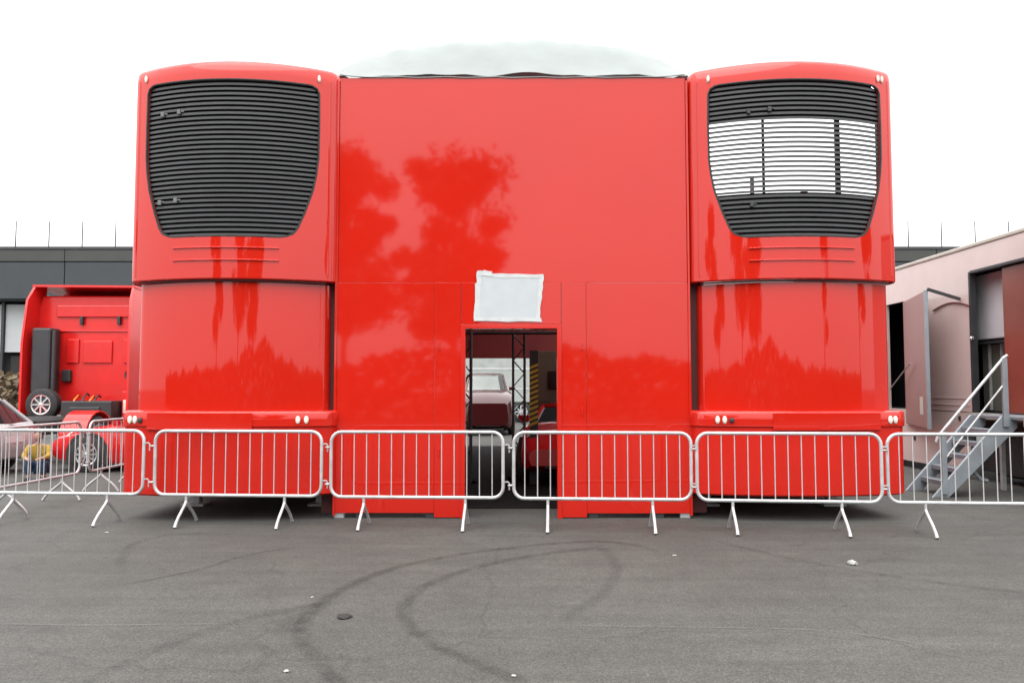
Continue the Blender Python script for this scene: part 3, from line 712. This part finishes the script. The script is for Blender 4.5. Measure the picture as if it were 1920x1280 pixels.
for k, (x, z) in enumerate(((-.05, 1.36), (.15, 1.40), (.30, 1.34), (.42, 1.36))):
    tp(MB().tube([(x, -.15, z), (x, -.25, z + .05), (x + .05, -.5, z - .05), (x + .06, -.7, z - .35)], .02, 6), 'air_hose', PLASTIC if k % 2 else AMBER, smooth=60)
tp(MB().box(.98, 1.2, -.3, .0, .85, 1.5), 'tail_lamp_bracket', RED_CAB, bevel=.02)
tp(MB().box(1.02, 1.10, -.32, -.3, 1.0, 1.3), 'tail_lamp', LAMP, bevel=.01)
for s in (-1, 1): tp(MB().box(s*.42 - .05, s*.42 + .05, -2.6, .3, .62, .90), 'chassis_rail', PLASTIC)
tp(MB().lathe([(.90, .001), (.97, .42), (.90, .5), (.88, .5)], 'z', 20, (0, -1.8, 0)), 'fifth_wheel', RUBBER, smooth=40)
for s in (-1, 1):
    make_wheel(tr, (s * .98, -1.75, .5), .5, .5, 'x', GALV_OLD, s, 'wheel', 8)
    make_wheel(tr, (s * 1.0, 1.3, .5), .5, .32, 'x', GALV_OLD, s, 'wheel', 8)
    tp(MB().loft([[(s*.70, -1.75 - .6*math.cos(a), .5 + .6*math.sin(a)), (s*1.24, -1.75 - .6*math.cos(a), .5 + .6*math.sin(a)), (s*1.24, -1.75 - .57*math.cos(a), .5 + .57*math.sin(a)), (s*.70, -1.75 - .57*math.cos(a), .5 + .57*math.sin(a))] for a in [R(5 + 17*k) for k in range(11)]]), 'mudguard', RED_CAB, smooth=40)

# ------------------------------------------------------------------ crouching person in yellow by the silver hatchback
def skin_body(name, joints, edges, m, parent, sub=2):
    me = bpy.data.meshes.new(name); me.from_pydata([j[0] for j in joints], edges, [])
    o = bpy.data.objects.new(name, me); COL.objects.link(o); o.parent = parent
    md = o.modifiers.new('skin', 'SKIN'); md.use_smooth_shade = True
    for i, j in enumerate(joints):
        r = j[1]; me.skin_vertices[0].data[i].radius = (r, r) if not isinstance(r, tuple) else r
    me.skin_vertices[0].data[0].use_root = True
    q = o.modifiers.new('sub', 'SUBSURF'); q.levels = sub; q.render_levels = sub
    me.materials.append(m); return o
ps = empty('person', (-8.22, 13.95, 0), R(15)); ps.scale = (.8, .8, .8); tag(ps, 'crouching person in a yellow top and blue jeans behind the barrier', 'person')
J = [((0, .05, .30), .13), ((0, .0, .50), .14), ((0, -.06, .68), .145), ((0, -.09, .77), .06), ((0, -.12, .84), .055),
     ((.10, .02, .28), .10), ((.16, -.34, .42), .075), ((.14, -.20, .08), .05), ((.15, -.36, .04), .04),
     ((-.10, .02, .28), .10), ((-.16, -.34, .42), .075), ((-.14, -.20, .08), .05), ((-.15, -.36, .04), .04),
     ((.19, -.07, .70), .062), ((.25, -.22, .50), .047), ((.12, -.44, .47), .035), ((.06, -.50, .45), .03),
     ((-.19, -.07, .70), .062), ((-.25, -.22, .50), .047), ((-.12, -.44, .47), .035), ((-.06, -.50, .45), .03)]
Ed = [(0,1),(1,2),(2,3),(3,4),(0,5),(5,6),(6,7),(7,8),(0,9),(9,10),(10,11),(11,12),(2,13),(13,14),(14,15),(15,16),(2,17),(17,18),(18,19),(19,20)]
skin_body('body', J, Ed, SKIN, ps)
def blob(name, rings, m):   # rings: (z, cx, cy, rx, ry)
    return MB().loft([[(cx_ + rx*math.cos(2*math.pi*k/14), cy_ + ry*math.sin(2*math.pi*k/14), z) for k in range(14)] for z, cx_, cy_, rx, ry in rings]).build(name, m, ps, smooth=70)
blob('head', [(.83, 0, -.13, .04, .05), (.86, 0, -.14, .065, .08), (.92, 0, -.14, .075, .095), (.98, 0, -.135, .076, .098), (1.03, 0, -.13, .062, .08), (1.06, 0, -.12, .03, .04)], SKIN)
blob('hair', [(.88, 0, -.085, .078, .06), (.94, 0, -.095, .084, .075), (1.0, 0, -.12, .084, .10), (1.05, 0, -.12, .068, .085), (1.075, 0, -.115, .03, .04)], HAIR)
J2 = [((0, .05, .36), .150), ((0, .0, .50), .160), ((0, -.06, .66), .165), ((0, -.08, .75), .08), ((.19, -.07, .69), .080), ((.245, -.20, .52), .062), ((.17, -.36, .485), .05), ((-.19, -.07, .69), .080), ((-.245, -.20, .52), .062), ((-.17, -.36, .485), .05)]
skin_body('top', J2, [(0,1),(1,2),(2,3),(2,4),(4,5),(5,6),(2,7),(7,8),(8,9)], YELLOW, ps)
J3 = [((0, .06, .30), .155), ((.10, .02, .28), .115), ((.16, -.34, .42), .088), ((.14, -.20, .11), .064), ((-.10, .02, .28), .115), ((-.16, -.34, .42), .088), ((-.14, -.20, .11), .064)]
skin_body('jeans', J3, [(0,1),(1,2),(2,3),(0,4),(4,5),(5,6)], JEANS, ps)
for s in (-1, 1):
    MB().loft([[(s*.145 - .045, y, 0), (s*.145 + .045, y, 0), (s*.145 + .038, y, h_), (s*.145 - .038, y, h_)] for y, h_ in ((-.40, .05), (-.34, .08), (-.22, .11), (-.14, .09))]).build('shoe', RUBBER, ps, bevel=.015)

# ------------------------------------------------------------------ white trailer on the right with open door, and its steps
wtl = empty('white_trailer', (7.9, 14.5, 0)); tag(wtl, 'long white trailer with open side doors at the right edge', 'trailer')
def wp(mb, name, m, parent=None, **k):
    o = mb.build(name, m, parent or wtl, **k)
    if parent is None: o.location = (-7.9, -14.5, 0)
    return o
X0, X1 = 7.9, 10.35
Y0, Y1 = 8.6, 19.5
DA, DB = 11.0, 13.70        # near door opening
DC, DD = 15.2, 16.75       # far locker opening
# side wall in pieces round the openings
wp(MB().box(X0, X0+.06, Y0, DA, 1.17, 3.98), 'side_panel', WHITE_BOUNCE)
wp(MB().box(X0, X0+.06, DA, DB, 3.58, 3.98), 'side_panel', WHITE_BOUNCE)
wp(MB().box(X0, X0+.06, DB, DC, 1.17, 3.98), 'side_panel', WHITE_BOUNCE)
wp(MB().box(X0, X0+.06, DC, DD, 3.32, 3.98), 'side_panel', WHITE_BOUNCE)
wp(MB().box(X0, X0+.06, DD, Y1, .14, 3.98), 'side_panel', WHITE_BOUNCE)
wp(MB().box(X0 + .004, X0+.06, DB + .2, DD, .14, 1.155), 'lower_skirt', WHITE_BOUNCE)
wp(MB().box(X0 - .02, X0 + .10, Y0, Y1, 3.985, 4.06), 'roof_rail', CREAM, bevel=.02)
wp(MB().box(X0 + .03, X1, Y0, Y1, 3.99, 4.03), 'roof', WHITE_BOUNCE)
wp(MB().box(X1 - .06, X1, Y0, Y1, 1.1, 3.98), 'side_panel', WHITE_BOUNCE)
wp(MB().box(X0 + .06, X1 - .06, Y0, Y0 + .06, 1.17, 3.98), 'end_panel', WHITE_BOUNCE)
wp(MB().box(X0 + .06, X1 - .06, Y1 - .06, Y1, .5, 3.98), 'end_panel', WHITE_BOUNCE)
wp(MB().box(X0 + .06, X1, Y0, Y1, 1.02, 1.165), 'floor', PLASTIC)
wp(MB().box(X0 - .012, X0 + .055, Y0, DB + .18, 1.06, 1.16), 'sill', CREAM, bevel=.008)
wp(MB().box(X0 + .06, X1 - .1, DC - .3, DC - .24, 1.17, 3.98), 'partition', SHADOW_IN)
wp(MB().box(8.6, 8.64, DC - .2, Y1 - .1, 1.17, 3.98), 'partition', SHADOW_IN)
# near door: jambs, inner grey locker, rail, red brown sliding leaf
wp(MB().box(X0 - .012, X0 + .10, DB - .05, DB, 1.17, 3.58).box(X0 - .012, X0 + .10, DA, DB - .05, 3.545, 3.595), 'door_frame', PLASTIC, bevel=.006)
wp(MB().box(8.22, 8.30, 13.05, 14.15, 2.42, 3.56), 'locker', GREYP, bevel=.02)
wp(MB().box(8.20, 8.24, 12.9, 14.15, 2.34, 2.39), 'locker_rail', PLASTIC)
wp(MB().box(8.36, 8.40, 12.7, 14.15, 1.18, 2.33), 'inner_panel', mat('grey_green_panel', (.13, .135, .11), rough=.6), bevel=.01)
for y in (13.1, 13.5, 13.85): wp(MB().box(8.30, 8.345, y, y + .03, 1.2, 2.33), 'inner_post', GALV_OLD)
wp(MB().box(7.97, 8.02, 11.05, 12.88, 1.18, 3.53), 'sliding_door', BROWN, bevel=.01)
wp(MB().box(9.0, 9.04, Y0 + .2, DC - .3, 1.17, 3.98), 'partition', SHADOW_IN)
wp(oval(0, 0, 0, .035, .035), 'door_knob', CHROME, smooth=50).location = (X0 - 7.9 - .02, 13.62 - 14.5, 2.43)
# far locker: leaf standing open with metal edge, label plate, gas strut
lf = empty('locker_door', (7.885 - 7.9, 15.95 - 14.5, 0), math.atan2(-.53, 1.85) * -1, wtl)
lf.rotation_euler = (0, 0, -math.atan2(.53, 1.85))
# local -y runs from the hinge to the free near edge
MB().box(-.022, .022, -1.92, 0, .87, 3.30).build('leaf', mat('pink_grey_panel', (.24, .070, .058), rough=.38, spec=.25, var=.08), lf, bevel=.006)
MB().box(-.032, .032, -1.965, -1.922, .85, 3.32).build('edge_strip', ALU, lf, bevel=.006)
MB().box(-.028, -.0225, -1.62, -1.34, 1.10, 1.42).build('label_plate', CREAM, lf)
wp(MB().tube([(7.55, 15.1, 2.05), (7.86, 16.6, 1.55)], .012, 6), 'gas_strut', GALV, smooth=60)
wp(MB().bar((7.36, 14.05, 3.33), (7.88, 13.95, 3.14), .05, .05), 'support_arm', PLASTIC)
wp(MB().tube([(7.88, 14.85 - 1.2 * k / 10, 3.02 + .10 * math.sin(math.pi * k / 10) - .03 * k / 10) for k in range(11)], .014, 6), 'cable', mat('dark_red_cable', (.10, .015, .015), rough=.5), smooth=60)
for y0, y1, z in ((DB + .05, DC, 1.40), (DB + .05, DC, 1.28)): wp(MB().box(X0 - .008, X0, y0, y1, z - .008, z + .008), 'side_rib', WHITE_BOUNCE)
for y, z in ((14.1, 1.05), (14.3, .62), (15.7, .6)): wp(MB().box(X0 - .014, X0 + .003, y - .03, y + .03, z - .04, z + .04), 'catch', PLASTIC, bevel=.005)
# running gear, box lockers beneath
for y in (9.2,): make_wheel(wtl, (.35, y - 14.5, .48), .48, .3, 'x', GALV_OLD, -1, 'wheel', 8); make_wheel(wtl, (2.2, y - 14.5, .48), .48, .3, 'x', GALV_OLD, 1, 'wheel', 8)
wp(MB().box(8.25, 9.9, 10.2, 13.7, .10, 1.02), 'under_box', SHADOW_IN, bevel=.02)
wp(MB().box(8.12, 8.16, 8.7, 13.85, .16, 1.02), 'under_flap', RUBBER)
for y in (14.3, 18.5):
    for x in (8.2, 10.1): wp(MB().box(x - .06, x + .06, y - .06, y + .06, .02, 1.02).box(x - .16, x + .16, y - .16, y + .16, 0, .02), 'landing_leg', GALV_OLD)

stp = empty('entrance_steps', (6.16, 12.05, 0)); tag(stp, 'aluminium steps with a single handrail up to the white trailer door', 'steps')
def sp(mb, name, m=ALU, **k): o = mb.build(name, m, stp, **k); o.location = -stp.location; return o
XB, XT, ZT = 6.16, 7.16, 1.17
for y in (11.66, 12.44):
    sp(MB().prism([(XB - .07, 0), (XB + .17, 0), (XT + .20, ZT - .16), (XT + .20, ZT), (XT - .03, ZT)], y - .02, y + .02), 'stringer', bevel=.006)
for k in range(5):
    z = .20 + .19 * k; x = XB + (XT - XB) * z / ZT
    sp(MB().box(x + .0, x + .22, 11.68, 12.42, z - .015, z + .015).box(x - .004, x + .004, 11.68, 12.42, z - .045, z + .018), 'tread', bevel=.003)
sp(MB().box(XT + .10, 7.88, 11.35, 12.62, ZT - .05, ZT), 'platform', bevel=.008)
sp(MB().box(XT + .10, 7.88, 11.33, 11.35, ZT - .14, ZT + .01), 'platform_edge', CREAM)
sp(MB().box(XB + .06, XB + .14, 11.60, 11.64, .05, .95), 'post', bevel=.006)
sp(MB().box(XT - .02, XT + .06, 11.60, 11.64, ZT - .15, 2.02), 'post', bevel=.006)
sp(MB().tube([(XB - .01, 11.62, .80), (XB + .02, 11.62, .88), (XB + .10, 11.62, .97), (XT + .02, 11.62, 2.03), (XT + .07, 11.62, 2.06)], .021, 10), 'handrail', GALV, smooth=60)
sp(MB().tube([(XB + .12, 11.62, .56), (XT + .0, 11.62, 1.63)], .014, 8), 'mid_rail', GALV, smooth=60)
sp(MB().tube([(6.72, 11.9, .60), (6.80, 11.88, .40), (6.92, 11.86, .24), (7.02, 11.86, .22)], .03, 8), 'stay', smooth=60)
for y in (11.45, 12.5): sp(MB().box(7.62, 7.68, y - .03, y + .03, 0, ZT - .05), 'support_leg', GALV_OLD)

# ------------------------------------------------------------------ long pit building far behind, in two blocks, with masts on its roof
def pit_building(x0, x1, label):
    b = empty('pit_building', ((x0 + x1) / 2, 62, 0)); tag(b, label, 'building', 'far pit buildings')
    ox = (x0 + x1) / 2
    def bp(mb, name, m, **k): o = mb.build(name, m, b, **k); o.location = (-ox, -62, 0); return o
    bp(MB().box(x0, x1, 62, 76, 0, 12.0), 'core', SHADOW_IN)
    bp(MB().box(x0 - .1, x1 + .1, 59.9, 76.2, 12.0, 12.22), 'roof_edge', PLASTIC)
    bp(MB().box(x0, x1, 60.3, 62, 8.15, 8.3), 'soffit', SLATE)
    n = max(1, round((x1 - x0) / 5.2)); wdt = (x1 - x0) / n
    for k in range(n):
        a = x0 + k * wdt
        bp(MB().box(a + .03, a + wdt - .03, 60.0, 60.3, 8.25, 11.05), 'cladding_panel', SLATE, bevel=.03)
        bp(MB().box(a + .02, a + wdt - .02, 59.94, 60.3, 11.09, 11.98), 'parapet_panel', SLATE_TOP, bevel=.03)
        bp(MB().box(a + .10, a + wdt - .10, 61.2, 61.4, 4.25, 7.95), 'board', BOARD, bevel=.03)
        bp(MB().box(a - .12, a + .08, 61.0, 61.2, 0, 8.15), 'column', PLASTIC)
        bp(MB().box(a + .4, a + wdt - .4, 61.5, 61.6, .0, 4.0), 'garage_door', SHADOW_IN, bevel=.03)
    return b
pit_building(-59.9, -28.75, 'long slate-clad building with white boards far behind at the left')
pit_building(27.0, 58.2, 'slate-clad roofline far behind, showing above the white trailer')
mast = MB().tube([(0, 0, 0), (0, 0, 2.15)], [.055, .04], 6).build('roof_mast', PLASTIC)
xs = [-38.35 - 2.57, -38.35, -35.78, -33.21, -30.64, 30.63, 33.2, 35.8, 38.4]
labs = ['thin roof mast at the far left, on the corner of the picture', 'second thin roof mast from the left picture edge', 'third thin roof mast from the left picture edge', 'thin roof mast nearest the left trailer', 'thin roof mast on the slate roofline behind, nearest the right trailer',
        'thin roof mast second from the right trailer', 'thin roof mast third from the right trailer', 'thin roof mast fourth from the right trailer']
xs = xs[1:]
for i, x in enumerate(xs):
    o = mast if i == 0 else mast.copy()
    if i: COL.objects.link(o)
    o.location = (x, 61, 12.22); tag(o, labs[i], 'mast', 'thin masts on the pit roof')

# pale lorry box seen through the doorway in the daylight beyond
lv = empty('white_lorry', (-.6, 36, 0)); tag(lv, 'white box lorry standing in daylight beyond the far end', 'lorry')
MB().box(-3.4, 3.2, -.02, 2.4, .9, 3.9).build('box_body', mat('grey_white_box', (.30, .325, .31), rough=.5, var=.1, dirt=.3), lv, bevel=.05)
MB().box(-3.3, 3.1, .2, 2.2, .55, .9).build('chassis', PLASTIC, lv)
for x in (-2.2, 1.0, 2.1): make_wheel(lv, (x, .15, .48), .48, .3, 'y', GALV_OLD, -1, 'wheel', 8)
for z in (1.5, 2.4): MB().box(-3.3, 3.1, -.035, -.022, z, z + .04).build('side_rail', GREYP, lv)

# ------------------------------------------------------------------ trees: leaf clumps through the crown
def make_tree(loc, H, cr, base, label, seed, m=LEAF, n=2600, lobes=9, group=None, leaf=.22, trunk_r=.22, name='broadleaf_tree'):
    rnd = random.Random(seed); t = empty(name, loc)
    tk = MB(); tk.tube([(0, 0, 0), (.05, .03, base*.5), (-.05, .08, base), (.06, 0, base + (H - base)*.45), (0, .05, H*.88)], [trunk_r, trunk_r*.8, trunk_r*.66, trunk_r*.35, .03], 9)
    L_ = []
    for k in range(lobes):
        a = rnd.uniform(0, 6.28); f = rnd.random(); z = base + (H - base) * (.12 + .76 * f)
        fz = (z - base) / (H - base)
        prof = math.sin(math.pi * min(1, max(.12, fz * .82 + .14))) if lobes <= 30 else min(1, .62 + fz * 1.5) * (1.08 - .62 * fz)
        rr = cr * prof * rnd.uniform(.15, 1.0)
        c = Vector((rr * math.cos(a), rr * math.sin(a), z)); L_.append((c, cr * (rnd.uniform(.15, .33) if lobes > 30 else rnd.uniform(.20, .46))))
        tk.tube([(0, 0, base + (z - base) * .35), (c.x*.5, c.y*.5, base + (z - base) * .7), tuple(c)], [trunk_r*.38, trunk_r*.2, .02], 6)
    L_.append((Vector((0, 0, H - cr*.38)), cr*.40))
    tk.build('trunk', BARK, t, smooth=60)
    vs = []; fs = []
    for i in range(n):
        c, r_ = L_[rnd.randrange(len(L_))]
        d = Vector((rnd.gauss(0, 1), rnd.gauss(0, 1), rnd.gauss(0, .85))).normalized() * r_ * (rnd.random() ** .45) * rnd.uniform(.8, 1.18)
        p = c + d; s = leaf * rnd.uniform(.6, 1.4)
        u = Vector((rnd.gauss(0, 1), rnd.gauss(0, 1), rnd.gauss(0, .6))).normalized(); v = u.orthogonal().normalized()
        v = (v * math.cos(rnd.random()*6) + u.cross(v) * math.sin(rnd.random()*6)).normalized()
        o = len(vs); vs += [tuple(p - u*s), tuple(p - v*s*.5), tuple(p + u*s), tuple(p + v*s*.5)]; fs.append((o, o + 1, o + 2, o + 3))
    me = bpy.data.meshes.new('crown'); me.from_pydata(vs, [], fs); me.materials.append(m)
    o = bpy.data.objects.new('crown', me); COL.objects.link(o); o.parent = t
    return tag(t, label, 'tree', group)
GR = 'trees behind the viewer that the red paint reflects'
make_tree((-2.75, -18.3, 0), 13.6, 3.5, 3.0, 'tall broadleaf tree mirrored in the middle of the red wall', 3, n=13500, lobes=52, group=GR, leaf=.17)
make_tree((-8.1, -18.8, 0), 13.8, 3.2, 3.0, 'broadleaf tree mirrored at the left edge of the red wall', 5, LEAF2, n=13000, lobes=50, group=GR, leaf=.17)
make_tree((-15.5, -16.5, 0), 11.0, 2.4, 2.8, 'broadleaf tree mirrored in the left trailer nose', 8, n=3200, lobes=10, group=GR, leaf=.26)
make_tree((21.0, -15.0, 0), 12.5, 2.6, 3.0, 'broadleaf tree mirrored in the middle of the right trailer nose', 11, LEAF2, n=3200, lobes=10, group=GR, leaf=.26)
make_tree((33.0, -6.0, 0), 12.0, 2.8, 3.0, 'broadleaf tree mirrored at the outer edge of the right trailer nose', 14, n=3200, lobes=10, group=GR, leaf=.26)
# low belt of shrubs along the far side of the lot behind the viewer: one mass
rnd = random.Random(21); vs = []; fs = []
for k in range(26000):
    x = rnd.uniform(-60, 60); q = abs(x) / 60; top = 2.5 + 1.2 * math.exp(-(x / 8) ** 2) + .5 * mnoise.noise((x * .30, 0, 0)) + .22 * mnoise.noise((x * 1.1, 2, 0))
    p = Vector((x, -19.5 - 1.2 * rnd.random() + .0 * q, top * rnd.random() ** .8)); s = .24 * rnd.uniform(.6, 1.5)
    u = Vector((rnd.gauss(0, 1), rnd.gauss(0, 1), rnd.gauss(0, .7))).normalized(); v = u.orthogonal().normalized()
    o = len(vs); vs += [tuple(p - u*s), tuple(p - v*s*.55), tuple(p + u*s), tuple(p + v*s*.55)]; fs.append((o, o + 1, o + 2, o + 3))
me = bpy.data.meshes.new('shrub_belt'); me.from_pydata(vs, [], fs); me.materials.append(LEAF)
o = bpy.data.objects.new('shrub_belt', me); COL.objects.link(o); tag(o, 'belt of dark green shrubs behind the viewer', 'shrubs', kind='stuff')
# brown-green bush in the shade left of the tractor
def bush(loc, r, h, label, seed):
    rnd = random.Random(seed); t = empty('bush', loc)
    st = MB()
    for k in range(7):
        a = rnd.uniform(0, 6.28); st.tube([(0, 0, 0), (r*.3*math.cos(a), r*.3*math.sin(a), h*.4), (r*.6*math.cos(a), r*.6*math.sin(a), h*.8)], [.03, .02, .006], 5)
    st.build('stem', BARK, t)
    vs = []; fs = []
    for k in range(1500):
        d = Vector((rnd.gauss(0, 1), rnd.gauss(0, 1), rnd.gauss(0, 1))).normalized() * rnd.random() ** .4
        p = Vector((d.x * r, d.y * r, h * .55 + d.z * h * .48 + .2 * mnoise.noise((d.x*2, d.y*2, d.z*2)))); s = .11 * rnd.uniform(.6, 1.4)
        u = Vector((rnd.gauss(0, 1), rnd.gauss(0, 1), rnd.gauss(0, 1))).normalized(); v = u.orthogonal()
        o = len(vs); vs += [tuple(p - u*s), tuple(p - v*s*.5), tuple(p + u*s), tuple(p + v*s*.5)]; fs.append((o, o + 1, o + 2, o + 3))
    me = bpy.data.meshes.new('foliage'); me.from_pydata(vs, [], fs); me.materials.append(mat('dry_leaf', (.085, .06, .03), rough=.7, var=.4))
    o = bpy.data.objects.new('foliage', me); COL.objects.link(o); o.parent = t
    return tag(t, label, 'bush')
bush((-15.6, 24.5, 0), 1.15, 2.0, 'brownish bush in shade left of the truck tractor', 4)

# ------------------------------------------------------------------ small things on the ground
def litter(x, y, s, m, label, seed, name='paper_scrap', h=.5):
    rnd = random.Random(seed); bm = bmesh.new(); bmesh.ops.create_icosphere(bm, subdivisions=2, radius=s)
    for v in bm.verts:
        n = mnoise.noise(v.co * (1.8 / s) + Vector((seed, 0, 0))); v.co *= 1 + .45 * n; v.co.z *= h; v.co.z = max(v.co.z, -s * h * .35)
    zmin = min(v.co.z for v in bm.verts)
    for v in bm.verts: v.co.z -= zmin
    me = bpy.data.meshes.new(name); bm.to_mesh(me); bm.free(); me.materials.append(m)
    o = bpy.data.objects.new(name, me); COL.objects.link(o); o.location = (x, y, .004); return tag(o, label, 'litter')
litter(3.07, 7.29, .042, LITTER, 'crumpled white scrap on the asphalt at the right', 1, h=.7)
litter(1.54, 7.65, .018, LITTER, 'small pale scrap on the asphalt below the right wall end', 2)
litter(-1.17, 5.64, .058, STONE, 'dark flat lump of debris on the tyre mark', 3, 'debris_lump', .2)
litter(-1.27, 4.58, .016, LITTER, 'pale scrap on the asphalt at the bottom left of centre', 4, h=.4)
litter(.01, 4.51, .013, LITTER, 'pale scrap on the asphalt at the bottom centre', 5, h=.4)
litter(-1.52, 6.16, .012, LITTER, 'tiny pale scrap beside the left bend of the tyre mark', 6, h=.4)
litter(-4.45, 8.85, .02, LITTER, 'pale scrap on the asphalt near the left barrier feet', 7, h=.35)
